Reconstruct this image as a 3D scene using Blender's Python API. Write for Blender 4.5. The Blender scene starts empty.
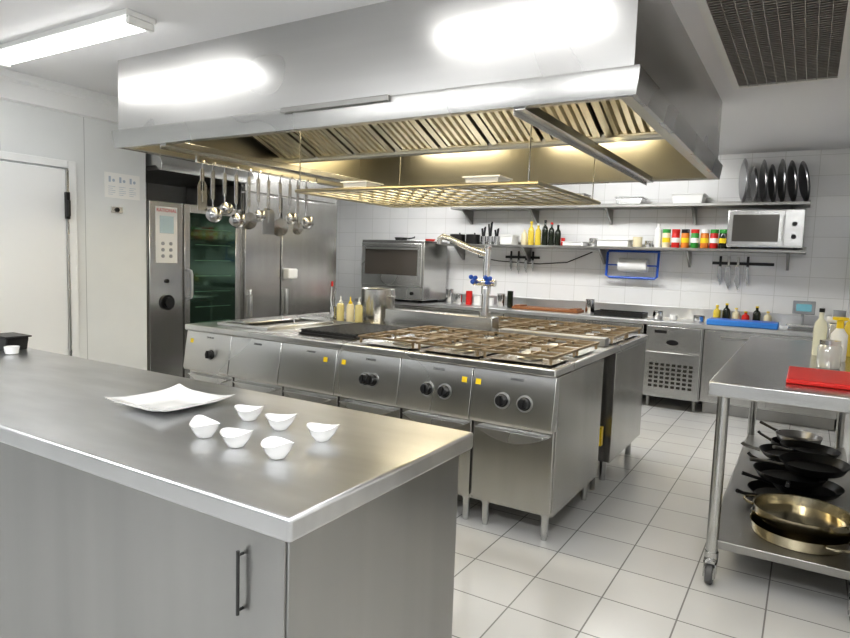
import bpy, bmesh, math, random
from mathutils import Vector, Matrix
random.seed(4)
C=bpy.context.scene.collection
WO={}
# ---------------------------------------------------------------- mesh builder
class M:
    def __init__(s): s.v=[];s.f=[]
    def add(s,vs,fs):
        n=len(s.v); s.v+= [tuple(v) for v in vs]; s.f+=[tuple(i+n for i in f) for f in fs]; return s
    def box(s,x0,x1,y0,y1,z0,z1):
        return s.add([(x0,y0,z0),(x1,y0,z0),(x1,y1,z0),(x0,y1,z0),(x0,y0,z1),(x1,y0,z1),(x1,y1,z1),(x0,y1,z1)],
          [(0,3,2,1),(4,5,6,7),(0,1,5,4),(1,2,6,5),(2,3,7,6),(3,0,4,7)])
    def prism(s,poly,axis,a0,a1):
        n=len(poly)
        def P(p,a): return (a,p[0],p[1]) if axis=='x' else ((p[0],a,p[1]) if axis=='y' else (p[0],p[1],a))
        vs=[P(p,a0) for p in poly]+[P(p,a1) for p in poly]
        fs=[tuple(range(n)),tuple(range(2*n-1,n-1,-1))]+[(i,(i+1)%n,n+(i+1)%n,n+i) for i in range(n)]
        return s.add(vs,fs)
    def frame(s,x0,x1,y0,y1,prof):
        # mitred rectangular frame; prof = closed list of (outward offset, z)
        vs=[];k=len(prof)
        for o,z in prof: vs+=[(x0-o,y0-o,z),(x1+o,y0-o,z),(x1+o,y1+o,z),(x0-o,y1+o,z)]
        fs=[]
        for j in range(k):
            a=j*4;b=((j+1)%k)*4
            for i in range(4): fs.append((a+i,a+(i+1)%4,b+(i+1)%4,b+i))
        return s.add(vs,fs)
    def cyl(s,p0,p1,r0,r1=None,n=16,caps=True):
        r1=r0 if r1 is None else r1
        p0=Vector(p0);p1=Vector(p1);d=(p1-p0).normalized()
        u=d.orthogonal().normalized();w=d.cross(u)
        vs=[];
        for p,r in((p0,r0),(p1,r1)):
            for i in range(n):
                a=2*math.pi*i/n; vs.append(p+u*math.cos(a)*r+w*math.sin(a)*r)
        fs=[(i,(i+1)%n,n+(i+1)%n,n+i) for i in range(n)]
        if caps: fs+=[tuple(range(n-1,-1,-1)),tuple(range(n,2*n))]
        return s.add(vs,fs)
    def lathe(s,prof,c=(0,0,0),n=28,sx=1,sy=1):
        k=len(prof);vs=[];fs=[]
        for r,z in prof:
            r=max(r,1e-4)
            for i in range(n):
                a=2*math.pi*i/n; vs.append((c[0]+math.cos(a)*r*sx,c[1]+math.sin(a)*r*sy,c[2]+z))
        for j in range(k-1):
            for i in range(n):
                fs.append((j*n+i,j*n+(i+1)%n,(j+1)*n+(i+1)%n,(j+1)*n+i))
        return s.add(vs,fs)
    def tube(s,pts,r,n=8,closed=False):
        pts=[Vector(p) for p in pts];k=len(pts);vs=[];fs=[]
        u=None
        for j,p in enumerate(pts):
            if closed: t=(pts[(j+1)%k]-pts[j-1])
            else: t=pts[min(j+1,k-1)]-pts[max(j-1,0)]
            t.normalize()
            if u is None: u=t.orthogonal().normalized()
            u=(u-t*u.dot(t))
            if u.length<1e-5: u=t.orthogonal()
            u.normalize(); w=t.cross(u)
            rr=r[j] if isinstance(r,(list,tuple)) else r
            for i in range(n):
                a=2*math.pi*i/n; vs.append(p+u*math.cos(a)*rr+w*math.sin(a)*rr)
        for j in range(k if closed else k-1):
            for i in range(n):
                a=j*n;b=((j+1)%k)*n
                fs.append((a+i,a+(i+1)%n,b+(i+1)%n,b+i))
        if not closed: fs+=[tuple(range(n-1,-1,-1)),tuple(range((k-1)*n,k*n))]
        return s.add(vs,fs)
    def ball(s,c,r,n=14,m=8,sx=1,sy=1,sz=1):
        return s.lathe([(r*math.sin(math.pi*j/m),-r*sz*math.cos(math.pi*j/m)) for j in range(m+1)],c,n,sx,sy)
    def rot(s,ang,axis,c=(0,0,0)):
        R=Matrix.Rotation(ang,4,axis);c=Vector(c)
        s.v=[tuple(R@(Vector(v)-c)+c) for v in s.v]; return s
    def mv(s,x,y,z): s.v=[(a+x,b+y,c+z) for a,b,c in s.v]; return s
def ob(name,m,mat,parent=None,bevel=0,smooth=True,label=None,cat=None,group=None,kind=None,solid=0,origin=None,ang=35):
    if origin is None:
        xs=[v[0] for v in m.v];ys=[v[1] for v in m.v];zs=[v[2] for v in m.v]
        origin=((min(xs)+max(xs))/2,(min(ys)+max(ys))/2,min(zs))
    o=Vector(origin)
    me=bpy.data.meshes.new(name); me.from_pydata([tuple(Vector(v)-o) for v in m.v],[],m.f)
    bm=bmesh.new();bm.from_mesh(me);bmesh.ops.recalc_face_normals(bm,faces=bm.faces);bm.to_mesh(me);bm.free()
    me.materials.append(mat)
    if smooth:
        for p in me.polygons:p.use_smooth=True
        me.set_sharp_from_angle(angle=math.radians(ang))
    b=bpy.data.objects.new(name,me);C.objects.link(b)
    if parent is not None:
        b.parent=parent; b.location=o-WO[parent.name]
    else: b.location=o
    WO[b.name]=o
    if bevel:
        md=b.modifiers.new("b","BEVEL");md.width=bevel;md.segments=2;md.limit_method='ANGLE';md.angle_limit=math.radians(40)
    if label:b["label"]=label
    if cat:b["category"]=cat
    if group:b["group"]=group
    if kind:b["kind"]=kind
    return b
def root(name,label,cat,loc,group=None):
    e=bpy.data.objects.new(name,None);e.empty_display_size=.05;C.objects.link(e);e.location=loc
    WO[e.name]=Vector(loc);e["label"]=label;e["category"]=cat
    if group:e["group"]=group
    return e
def dup(src,loc=None,rz=None,label=None,parent=None):
    n=src.copy();C.objects.link(n)
    if parent is not None:n.parent=parent
    elif loc is not None:n.location=loc
    if rz is not None:n.rotation_euler=(0,0,rz)
    if label:n["label"]=label
    for c in src.children: dup(c,parent=n)
    return n
def text(name,body,size,loc,rot,mat,parent,align='CENTER'):
    cu=bpy.data.curves.new(name,"FONT");cu.body=body;cu.size=size;cu.align_x=align;cu.extrude=.0004
    t=bpy.data.objects.new(name,cu);C.objects.link(t)
    me=bpy.data.meshes.new_from_object(t.evaluated_get(bpy.context.evaluated_depsgraph_get()))
    bpy.data.objects.remove(t);bpy.data.curves.remove(cu)
    me.materials.clear();me.materials.append(mat)
    b=bpy.data.objects.new(name,me);C.objects.link(b);b.parent=parent
    b.location=Vector(loc)-WO[parent.name];b.rotation_euler=rot;return b
# ---------------------------------------------------------------- materials
def mat(name,col,rough=.5,metal=0,emit=None,es=0,coat=0):
    m=bpy.data.materials.new(name);m.use_nodes=True;p=m.node_tree.nodes["Principled BSDF"]
    p.inputs["Base Color"].default_value=(*col,1);p.inputs["Roughness"].default_value=rough;p.inputs["Metallic"].default_value=metal
    if emit:p.inputs["Emission Color"].default_value=(*emit,1);p.inputs["Emission Strength"].default_value=es
    if coat:p.inputs["Coat Weight"].default_value=coat
    return m
def steel(name,col=(.6,.6,.585),rough=.28,var=.04,cv=.06,st=(4,4,4)):
    m=mat(name,col,rough,1);nt=m.node_tree;N=nt.nodes;L=nt.links;p=N["Principled BSDF"]
    g=N.new("ShaderNodeNewGeometry")
    n2=N.new("ShaderNodeTexNoise");n2.inputs["Scale"].default_value=1.5;n2.inputs["Detail"].default_value=1
    L.new(g.outputs["Position"],n2.inputs["Vector"])
    mr=N.new("ShaderNodeMapRange");mr.inputs["From Min"].default_value=.3;mr.inputs["From Max"].default_value=.7
    mr.inputs["To Min"].default_value=rough-var;mr.inputs["To Max"].default_value=rough+var
    L.new(n2.outputs["Fac"],mr.inputs["Value"]);L.new(mr.outputs[0],p.inputs["Roughness"])
    mp=N.new("ShaderNodeMapping");mp.inputs["Scale"].default_value=st;L.new(g.outputs["Position"],mp.inputs[0])
    n3=N.new("ShaderNodeTexNoise");n3.inputs["Scale"].default_value=1;n3.inputs["Detail"].default_value=2
    L.new(mp.outputs[0],n3.inputs["Vector"])
    m3=N.new("ShaderNodeMapRange");m3.inputs["From Min"].default_value=.3;m3.inputs["From Max"].default_value=.7
    L.new(n3.outputs["Fac"],m3.inputs["Value"])
    mx=N.new("ShaderNodeMix");mx.data_type='RGBA'
    mx.inputs[6].default_value=(*[c*(1-cv) for c in col],1);mx.inputs[7].default_value=(*[min(1,c*(1+cv)) for c in col],1)
    L.new(m3.outputs[0],mx.inputs[0]);L.new(mx.outputs[2],p.inputs["Base Color"])
    return m
def tile(name,ax,w,h,c1,c2,mort,ms=.004,rough=.3,off=(0,0),bump=.3):
    m=mat(name,c1,rough);nt=m.node_tree;N=nt.nodes;L=nt.links;p=N["Principled BSDF"]
    g=N.new("ShaderNodeNewGeometry");sp=N.new("ShaderNodeSeparateXYZ");cb=N.new("ShaderNodeCombineXYZ")
    L.new(g.outputs["Position"],sp.inputs[0])
    for i,a in enumerate(ax):
        ad=N.new("ShaderNodeMath");ad.operation='ADD';ad.inputs[1].default_value=off[i]+50*(w if i==0 else h)
        L.new(sp.outputs[a],ad.inputs[0]);L.new(ad.outputs[0],cb.inputs[i])
    b=N.new("ShaderNodeTexBrick");b.offset=0;b.squash=1
    b.inputs["Color1"].default_value=(*c1,1);b.inputs["Color2"].default_value=(*c2,1);b.inputs["Mortar"].default_value=(*mort,1)
    b.inputs["Scale"].default_value=1;b.inputs["Brick Width"].default_value=w;b.inputs["Row Height"].default_value=h
    b.inputs["Mortar Size"].default_value=ms;b.inputs["Mortar Smooth"].default_value=.1
    L.new(cb.outputs[0],b.inputs["Vector"]);
    n=N.new("ShaderNodeTexNoise");n.inputs["Scale"].default_value=3;n.inputs["Detail"].default_value=5;L.new(g.outputs["Position"],n.inputs["Vector"])
    mx=N.new("ShaderNodeMix");mx.data_type='RGBA';mx.blend_type='MULTIPLY';mx.inputs[0].default_value=.10
    L.new(b.outputs["Color"],mx.inputs[6]);L.new(n.outputs["Fac"],mx.inputs[7]);L.new(mx.outputs[2],p.inputs["Base Color"])
    bp=N.new("ShaderNodeBump");bp.invert=True;bp.inputs["Strength"].default_value=bump;bp.inputs["Distance"].default_value=.002
    L.new(b.outputs["Fac"],bp.inputs["Height"]);L.new(bp.outputs[0],p.inputs["Normal"])
    return m
ST=steel("brushed_steel",(.58,.58,.57),.25,.02,.05,(3,3,20)); STV=steel("brushed_steel_vertical",(.56,.555,.54),.24,.03,.05,(10,10,.6))
STH=steel("steel_hood",(.56,.56,.555),.31,.04,.04,(.6,.6,8)); STR=steel("steel_hood_rim",(.48,.48,.47),.27,.03,.05,(1,1,20))
STT=steel("steel_worktop",(.64,.645,.65),.34,.06,.08,(3,10,3))
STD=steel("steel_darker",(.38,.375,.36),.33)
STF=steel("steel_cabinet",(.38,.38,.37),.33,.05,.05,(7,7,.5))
STL=steel("satin_steel_light",(.68,.68,.67),.27,.03,.03,(3,3,10))
CHR=mat("polished_steel",(.68,.68,.68),.16,1); CHD=mat("utensil_steel",(.46,.46,.46),.2,1)
FIL=mat("filter_steel",(.56,.52,.41),.38,1)
WIRE=mat("rack_wire",(.46,.42,.32),.32,1)
IN=mat("hood_inner_steel",(.53,.51,.44),.33,1)
IRON=mat("cast_iron_bronzed",(.36,.28,.18),.36,.9)
CAPM=mat("burner_cap_pale",(.66,.64,.58),.4,.4)
BLK=mat("black_plastic",(.012,.012,.013),.35); BLKM=mat("black_pan",(.018,.018,.018),.38,.3)
DGREY=mat("dark_steel_tray",(.36,.36,.37),.30,1); GRL=mat("grill_iron",(.05,.05,.048),.35,.6)
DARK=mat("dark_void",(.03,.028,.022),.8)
WHT=mat("white_porcelain",(.86,.86,.85),.12,coat=.5); WP=mat("white_plastic",(.8,.8,.78),.4)
WALLW=mat("white_paint",(.82,.83,.83),.45); CEIL=mat("ceiling_paint",(.80,.80,.81),.7)
GREY=mat("grey_plastic",(.35,.36,.37),.45); BLUE=mat("blue_plastic",(.03,.12,.55),.35); BLUB=mat("blue_board",(.05,.25,.70),.5)
RED=mat("red_plastic",(.60,.02,.015),.45); GREEN=mat("green_lid",(.04,.30,.05),.4); YEL=mat("yellow_plastic",(.85,.62,.02),.4)
ORG=mat("orange_spice",(.72,.22,.03),.5); BRN=mat("brown_wood",(.25,.10,.035),.5)
OIL=mat("yellow_oil",(.72,.55,.08),.12); POIL=mat("pale_oil",(.70,.62,.30),.2); DGL=mat("dark_bottle_glass",(.015,.02,.012),.08)
CREAM=mat("cream_sauce",(.78,.70,.48),.35); PAPER=mat("paper",(.88,.88,.86),.8); GOLD=mat("brass_pan_metal",(.52,.47,.35),.2,1)
LCD=mat("lcd_screen",(.05,.16,.17),.2,emit=(.25,.50,.60),es=.35)
DIFF=mat("lamp_diffuser",(1,1,1),.5,emit=(1,.99,.97),es=9)
DIFB=mat("added_fill_diffuser",(1,1,1),.5,emit=(1,1,.99),es=21)  # stronger glow, only for the unseen fill fixtures added to the ceiling
WARM=mat("hood_lamp",(1,.9,.6),.5,emit=(1,.86,.58),es=21)
RUB=mat("rubber_wheel",(.10,.10,.10),.6)
DIAL=mat("dial_ring",(.55,.55,.54),.3,1)
GLS=mat("dark_oven_glass",(.07,.13,.095),.07,.85,coat=.6)
FLOOR=tile("floor_tiles",(0,1),.31,.31,(.59,.59,.58),(.63,.63,.62),(.26,.255,.25),.0035,.20,(.05,.1))
WT=tile("wall_tiles",(0,2),.30,.20,(.86,.86,.85),(.84,.84,.84),(.69,.69,.67),.003,.22)
WTR=tile("wall_tiles_side",(1,2),.30,.20,(.86,.86,.85),(.84,.84,.84),(.69,.69,.67),.003,.22)
PAN=tile("wall_panels",(1,2),.60,8,(.79,.81,.81),(.79,.81,.81),(.44,.45,.46),.0025,.35,(.12,.3))
# ---------------------------------------------------------------- camera
def camR(yaw,pitch,roll):
    yaw,pitch,roll=map(math.radians,(yaw,pitch,roll))
    f=Vector((-math.sin(yaw)*math.cos(pitch),math.cos(yaw)*math.cos(pitch),-math.sin(pitch)))
    r=Vector((math.cos(yaw),math.sin(yaw),0));u=r.cross(f);c,s=math.cos(roll),math.sin(roll)
    return c*r+s*u,-s*r+c*u,f
r,u,f=camR(31.13,5.4,1.95)
cam=bpy.data.objects.new("camera",bpy.data.cameras.new("camera"));C.objects.link(cam)
mw=Matrix.Identity(4)
for i in range(3): mw[i][0]=r[i];mw[i][1]=u[i];mw[i][2]=-f[i]
mw[0][3],mw[1][3],mw[2][3]=0,0,1.45
cam.matrix_world=mw;cam.data.sensor_width=36;cam.data.lens=632/850*36;cam.data.clip_start=.02
bpy.context.scene.camera=cam
# ---------------------------------------------------------------- room
CZ=2.65; YB=7.4; XL=-4.87; XR=.34
ob("floor",M().box(-6.3,XR+.1,-2,YB+.1,-.1,0),FLOOR,kind="structure",smooth=False)
ob("ceiling",M().box(-6.3,XR+.1,-2,YB+.1,CZ,CZ+.1),CEIL,kind="structure",smooth=False)
ob("wall_back",M().box(-6.3,XR+.1,YB,YB+.1,0,CZ),WT,kind="structure",smooth=False)
ob("wall_right",M().box(XR,XR+.1,-2,YB,0,CZ),WTR,kind="structure",smooth=False)
w=M();w.box(XL-.1,XL,-2,1.75,0,CZ);w.box(XL-.1,XL,2.76,3.41,0,CZ);w.box(XL-.1,XL,1.75,2.76,2.05,CZ);w.box(XL-.9,XL-.1,3.31,3.41,0,CZ)
ob("wall_left",w,PAN,kind="structure",smooth=False)
ob("wall_recess",M().box(-6.3,-6.2,3.41,YB,0,CZ).box(-5.9,-5.8,3.41,6.0,0,CZ),PAN,kind="structure",smooth=False)
ob("trim_1",M().prism([(XL,2.45),(XL+.035,2.46),(XL+.035,2.58),(XL+.06,2.60),(XL+.06,2.65),(XL,2.65)],'y',-2,3.41),WALLW,kind="structure",smooth=False)
d=root("door_1","white insulated cold room door with black latch","door",(XL,2.25,0));d["kind"]="structure"
ob("door_leaf",M().box(XL-.04,XL+.03,1.78,2.715,.01,2.03),WALLW,d,bevel=.006)
ob("door_frame",M().box(XL-.02,XL+.045,2.725,2.79,0,2.095).box(XL-.02,XL+.045,1.71,1.77,0,2.095).box(XL-.02,XL+.045,1.77,2.725,2.04,2.095),WALLW,d,bevel=.004)
ob("door_edge_strip",M().box(XL+.03,XL+.048,2.715,2.728,0,2.04),STL,d)
ob("door_latch",M().box(XL+.05,XL+.08,2.69,2.72,1.66,1.86).cyl((XL+.08,2.705,1.68),(XL+.08,2.705,1.80),.015),BLK,d,bevel=.004)
def fixture(x0,x1,y0,y1,dm,lab):
    t=root("ceiling_light",lab,"light",((x0+x1)/2,(y0+y1)/2,CZ-.07),"fluorescent ceiling lights")
    ob("light_housing",M().box(x0,x1,y0-.015,y1+.015,CZ-.03,CZ),WP,t,bevel=.004)
    ob("light_diffuser",M().prism([(y0,CZ-.03),(y1,CZ-.03),(y1-.02,CZ-.065),(y0+.02,CZ-.065)],'x',x0+.03,x1-.03),dm,t,bevel=.01)
    for a in(x0,x1-.03): ob("end_cap",M().box(a,a+.03,y0-.005,y1+.005,CZ-.068,CZ-.03),WP,t,bevel=.006)
L1="long white fluorescent light with frosted diffuser on the ceiling"
fixture(-4.5,-3.02,2.03,2.17,DIFF,L1)
fixture(-1.76,-.84,2.02,2.15,DIFF,L1)
for a in((-4.0,-2.2,-.4,-.1),(-1.8,-.1,-.4,-.1),(-4.7,-3.3,5.9,6.2),(-2.6,-1.0,5.9,6.2)): fixture(*a,DIFB,L1)  # unseen fixtures added behind camera and hood to brighten the room
fixture(-.30,.20,.9,1.5,DIFB,"added unseen square fill light above the aisle")  # out-of-view fill light, added to brighten right wall and hood side
v=root("ceiling_vent","large square metal return air grille with dark slots","vent",(-.215,3.7,CZ-.012))
ob("vent_frame",M().box(-.53,-.49,2.6,4.72,CZ-.014,CZ).box(.05,.09,2.6,4.72,CZ-.014,CZ).box(-.49,.05,4.68,4.72,CZ-.014,CZ).box(-.49,.05,2.6,2.64,CZ-.014,CZ),WP,v)
ob("vent_backing",M().box(-.49,.05,2.64,4.68,CZ-.003,CZ-.001),DARK,v)
m=M()
for i in range(63):
    y=2.65+i*.032
    m.prism([(y,CZ-.013),(y+.012,CZ-.013),(y+.020,CZ-.003),(y+.010,CZ-.003)],'x',-.49,.05)
for i in range(1,10): m.box(-.49+i*.054-.002,-.49+i*.054+.002,2.64,4.68,CZ-.0145,CZ-.003)
ob("vent_louvres",m,mat("vent_grey",(.42,.40,.37),.5,.3),v)
# ---------------------------------------------------------------- foreground counter
AX1=-.886;AX0=-4.2;AY0=.95;AY1=1.80
ob("worktop",M().box(AX0,AX1,AY0,AY1,.845,.90),STT,bevel=.009,label="long brushed stainless steel worktop with folded edge",cat="worktop")
c=root("base_cabinet","stainless steel base cabinet under the serving worktop","cabinet",((AX0+AX1)/2,1.37,0))
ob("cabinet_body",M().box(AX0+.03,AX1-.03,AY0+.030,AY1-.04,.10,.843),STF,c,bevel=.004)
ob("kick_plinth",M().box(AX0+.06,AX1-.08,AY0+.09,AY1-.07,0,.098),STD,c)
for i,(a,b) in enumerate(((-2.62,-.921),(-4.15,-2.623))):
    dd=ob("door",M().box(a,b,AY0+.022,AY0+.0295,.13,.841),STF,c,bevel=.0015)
    hx=b-.125
    ob("handle",M().cyl((hx,AY0+.006,.635),(hx,AY0+.006,.785),.0042,n=12).cyl((hx,AY0+.022,.645),(hx,AY0+.006,.645),.0035,n=8).cyl((hx,AY0+.022,.775),(hx,AY0+.006,.775),.0035,n=8),mat("dark_handle",(.10,.10,.10),.3,1),dd)
# ---------------------------------------------------------------- plates and bowls
m=M()
def sqring(h,z,bul,lift=0):
    out=[]
    for k in range(4):
        a=math.pi/2*k
        for t in range(8):
            s_=-1+2*t/8.0
            x=h*(1+bul*(s_*s_)) ; y=s_*h*(1+bul*(s_*s_))
            out.append((x*math.cos(a)-y*math.sin(a),x*math.sin(a)+y*math.cos(a),z+lift*s_*s_*s_*s_))
    return out
rings=[sqring(.06,.0,0),sqring(.075,.0,.02),sqring(.10,.010,.03,.003),sqring(.143,.020,.07,.012),sqring(.145,.0235,.07,.012),sqring(.10,.0135,.03,.003),sqring(.082,.005,.02),sqring(.03,.005,0)]
vs=[p for rg in rings for p in rg];n=32;fs=[]
for j in range(len(rings)-1):
    for i in range(n): fs.append((j*n+i,j*n+(i+1)%n,(j+1)*n+(i+1)%n,(j+1)*n+i))
fs+=[tuple(range(n)),tuple(range((len(rings)-1)*n,len(rings)*n))]
m.add(vs,fs).mv(-1.91,1.43,.9005)
ob("square_plate",m,WHT,label="white square porcelain plate with raised corners",cat="plate",ang=60)
def bowl():
    m=M();n=28;prof=[(.018,0),(.022,.002),(.035,.020),(.044,.040),(.0465,.042),(.042,.038),(.031,.019),(.016,.008),(.0,.007)]
    vs=[];fs=[]
    for j,(rr,z) in enumerate(prof):
        for i in range(n):
            a=2*math.pi*i/n
            k=(rr/.0485)**2
            lip=max(0,math.cos(a))**6*k
            vs.append((math.cos(a)*rr+lip*.012,math.sin(a)*rr*(1-.05*k),z+lip*.008+(.006*math.cos(2*a)*k*k)))
    for j in range(len(prof)-1):
        for i in range(n): fs.append((j*n+i,j*n+(i+1)%n,(j+1)*n+(i+1)%n,(j+1)*n+i))
    fs.append(tuple(range(n)));return m.add(vs,fs)
b0=None
for i,(x,y,rz) in enumerate(((-1.505,1.245,2.8),(-1.55,1.46,.4),(-1.36,1.235,.2),(-1.39,1.44,.5),(-1.195,1.23,-.3),(-1.21,1.43,.35))):
    if b0 is None:
        b0=ob("tasting_bowl",bowl(),WHT,origin=(0,0,0),label="small white porcelain tasting bowl with pouring lip",cat="bowl",group="tasting bowls on the worktop",ang=70)
        b0.location=(x,y,.9005);b0.rotation_euler=(0,0,rz)
    else: dup(b0,(x,y,.9005),rz)
k=root("food_container","black plastic food container standing on the worktop","container",(-3.60,1.70,.9005))
ob("container_body",M().prism([(-3.66,.901),(-3.53,.901),(-3.51,.970),(-3.68,.970)],'y',1.65,1.76),BLK,k,bevel=.006)
ob("container_rim",M().box(-3.69,-3.50,1.64,1.77,.970,.978),BLK,k,bevel=.003)
ob("espresso_cup",M().lathe([(.02,0),(.03,.005),(.036,.04),(.034,.04),(.027,.01),(0,.008)],(-3.42,1.63,.9005),20),WHT,label="small white porcelain cup beside the black container",cat="cup")
# ---------------------------------------------------------------- island
IX0=-3.81;IX1=-1.03;IY0=2.97;IY1=5.05;IZ=.93
ob("island_worktop",M().box(IX0,IX1,IY0,IY1,.888,IZ),STL,bevel=.008,label="pale stainless steel top of the cooking island",cat="worktop")
def module(x0,x1,knobs,sticker,lab):
    t=root("cooking_range",lab,"cooking range",((x0+x1)/2,3.35,0),"front cooking range modules")
    g=.0025
    ob("range_body",M().box(x0+g,x1-g,3.035,3.84,.15,.884),STV,t,bevel=.003)
    ob("control_panel",M().prism([(2.995,.884),(3.034,.884),(3.034,.605),(2.962,.605),(2.955,.625)],'x',x0+g,x1-g),STL,t,bevel=.003)
    sl=math.atan2(.04,.259)
    for kx in knobs:
        z=.735;y=2.955+(z-.625)/.259*.04
        def tr(m): return m.rot(math.pi/2-sl,'X').mv(kx,y,z)
        ob("knob",tr(M().lathe([(.034,0),(.034,.006),(.029,.010),(.027,.034),(.022,.038),(0,.038)],(0,0,0),24).box(-.006,.006,-.026,.026,.036,.046)),BLK,t)
        ob("knob_dial",tr(M().lathe([(.044,-.002),(.044,.002),(.0,.002)],(0,0,0),24)),DIAL,t)
    if sticker:
        z=.80;y=2.955+(z-.625)/.259*.04
        ob("hazard_sticker",M().box(x0+sticker,x0+sticker+.030,-.001,.001,0,.030).rot(-sl,'X').mv(0,y-.001,z),YEL,t)
    z=.845;y=2.955+(z-.625)/.259*.04-.001
    text("maker_text","ZANUSSI",.018,((x0+x1)/2+.02,y,z),(math.pi/2-sl,0,0),BLK,t)
    dd=ob("door",M().box(x0+.008,x1-.008,3.008,3.034,.175,.600),STV,t,bevel=.004)
    a,b=x0+.03,x1-.03
    pl=[(a,.575),(b,.575)]+[(b-(b-a)*s/12,.572-.055*math.sin(math.pi*s/12)) for s in range(13)]
    ob("handle",M().prism(pl,'y',2.972,3.007),STL,dd,bevel=.005)
    for lx in(x0+.06,x1-.06):
        for ly in(3.09,3.78):
            ob("leg",M().cyl((lx,ly,.02),(lx,ly,.15),.021).cyl((lx,ly,0),(lx,ly,.02),.016).cyl((lx,ly,.13),(lx,ly,.15),.026),ST,t)
W6=(IX1-IX0)/6
for i in range(6):
    x0=IX0+i*W6;x1=x0+W6;xm=(x0+x1)/2
    kn=[[xm+.05],[],[],[xm+.0,xm+.05],[xm-.04,xm+.07],[xm-.05,xm+.075]][i]
    module(x0,x1,kn,[.05,0,.36,.04,.40,.02][i],["stainless fryer unit with single black knob","plain stainless bain-marie unit beside the fryer","plain stainless grill unit with yellow sticker","stainless gas range with paired black knobs","stainless gas range with paired black knobs","end stainless gas range with paired black knobs"][i])
for i in range(3):
    x0=IX0+i*2*W6;x1=x0+2*W6
    t=root("rear_cooking_range","stainless range on legs backing onto the island","cooking range",((x0+x1)/2,4.6,0),"rear cooking range modules")
    ob("range_body",M().box(x0+.003,x1-.003,4.13,5.0,.15,.884),STV,t,bevel=.003)
    ob("front_panel",M().box(x0+.01,x1-.01,5.0,5.02,.17,.87),STL,t,bevel=.003)
    for lx in(x0+.07,x1-.07):
        for ly in(4.22,4.93): ob("leg",M().cyl((lx,ly,0),(lx,ly,.15),.021).cyl((lx,ly,.13),(lx,ly,.15),.026),ST,t)
t=root("gas_supply_pipe","yellow-tagged gas pipe between the ranges","pipe",(-1.10,3.99,0))
ob("pipe",M().tube([(-1.10,3.99,.0),(-1.10,3.99,.6),(-1.10,3.98,.75),(-1.10,3.97,.86)],.016,10),STD,t)
ob("pipe_tag",M().box(-1.095,-1.055,3.965,4.01,.30,.42),YEL,t)
ob("service_duct",M().box(IX0+.1,-1.16,3.86,4.11,.0,.884),STD,label="dark service duct between the range rows",cat="duct")
BY=[3.20,3.62,4.34,4.76];BX=[-2.08,-1.67,-1.26]
def grate():
    m=M();h=.193;z=.040
    for s in(-1,1):
        m.box(-h,h,s*h-.0075,s*h+.0075,z-.008,z+.004);m.box(s*h-.0075,s*h+.0075,-h,h,z-.008,z+.004)
    for s in(-1,1):
        for q in(-.075,.075):
            m.box(q-.006,q+.006,min(s*.035,s*h),max(s*.035,s*h),z-.006,z+.008)
            m.box(min(s*.035,s*h),max(s*.035,s*h),q-.006,q+.006,z-.006,z+.0075)
    for s in(-1,1):
        for q in(-1,1): m.cyl((s*(h-.01),q*(h-.01),0),(s*(h-.01),q*(h-.01),z),.008,n=8)
    return m
g0=None
for y in BY:
    for x in BX:
        if g0 is None:
            g0=ob("burner_grate",grate(),IRON,origin=(0,0,0),label="heat-browned cast iron pan support over a gas burner",cat="burner grate",group="gas burner grates")
            g0.location=(x,y,IZ+.012)
            u0=root("gas_burner","round gas burner with pale cap on steel tray","gas burner",(0,0,0),"gas burners on the island")
            ob("burner_tray",M().lathe([(.0,.001),(.22,.001),(.262,.010),(.266,.010)],(0,0,0),4).rot(math.pi/4,'Z'),STL,u0)
            ob("burner_base",M().lathe([(.065,0),(.070,.010),(.055,.020),(0,.020)],(0,0,0),24),STD,u0,origin=(0,0,0))
            ob("burner_cap",M().lathe([(.046,.020),(.050,.030),(.043,.040),(0,.042)],(0,0,0),24),CAPM,u0,origin=(0,0,0))
            u0.location=(x,y,IZ+.0005)
        else: dup(g0,(x,y,IZ+.012));dup(u0,(x,y,IZ+.0005))
t=root("griddle_grate","black ribbed cast iron grill plate","grill",(-2.62,3.45,IZ+.001))
ob("grill_frame",M().box(-2.86,-2.40,3.12,3.80,IZ+.001,IZ+.012),BLKM,t,bevel=.004)
m=M()
for i in range(12):
    x=-2.845+i*.0375;m.box(x-.007,x+.007,3.14,3.78,IZ+.020,IZ+.034)
for i in range(6):
    y=3.15+i*.124;m.box(-2.855,-2.405,y-.006,y+.006,IZ+.012,IZ+.030)
ob("grill_ribs",m,GRL,t)
t=root("deep_fryer","stainless built-in fryer well with lid","fryer",(-3.35,3.45,IZ+.001))
ob("fryer_rim",M().frame(-3.59,-3.15,3.13,3.77,[(0,IZ+.001),(.03,IZ+.001),(.03,IZ+.02),(0,IZ+.02)]),STL,t,bevel=.003)
ob("fryer_well",M().box(-3.59,-3.15,3.13,3.77,IZ+.001,IZ+.004),STD,t)
ob("fryer_lid",M().box(-3.58,-3.38,3.15,3.75,IZ+.02,IZ+.03),ST,t,bevel=.004)
ob("fryer_handle",M().tube([(-3.25,3.5,IZ+.01),(-3.25,3.5,IZ+.05),(-3.22,3.35,IZ+.07)],.006),CHR,t)
ob("divider_upstand",M().box(-2.78,-1.87,4.0,4.12,IZ+.001,1.06),ST,bevel=.006,label="low stainless upstand along the island centre",cat="upstand")
ob("divider_flue",M().box(-1.82,-1.08,4.01,4.11,IZ+.001,.985),STD,bevel=.006,label="low browned flue vent behind the burners",cat="flue")
fx=-1.955;ty=4.06
t=root("pot_filler_tap","tall chrome swing tap with blue handles","tap",(fx,4.06,1.06))
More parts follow.
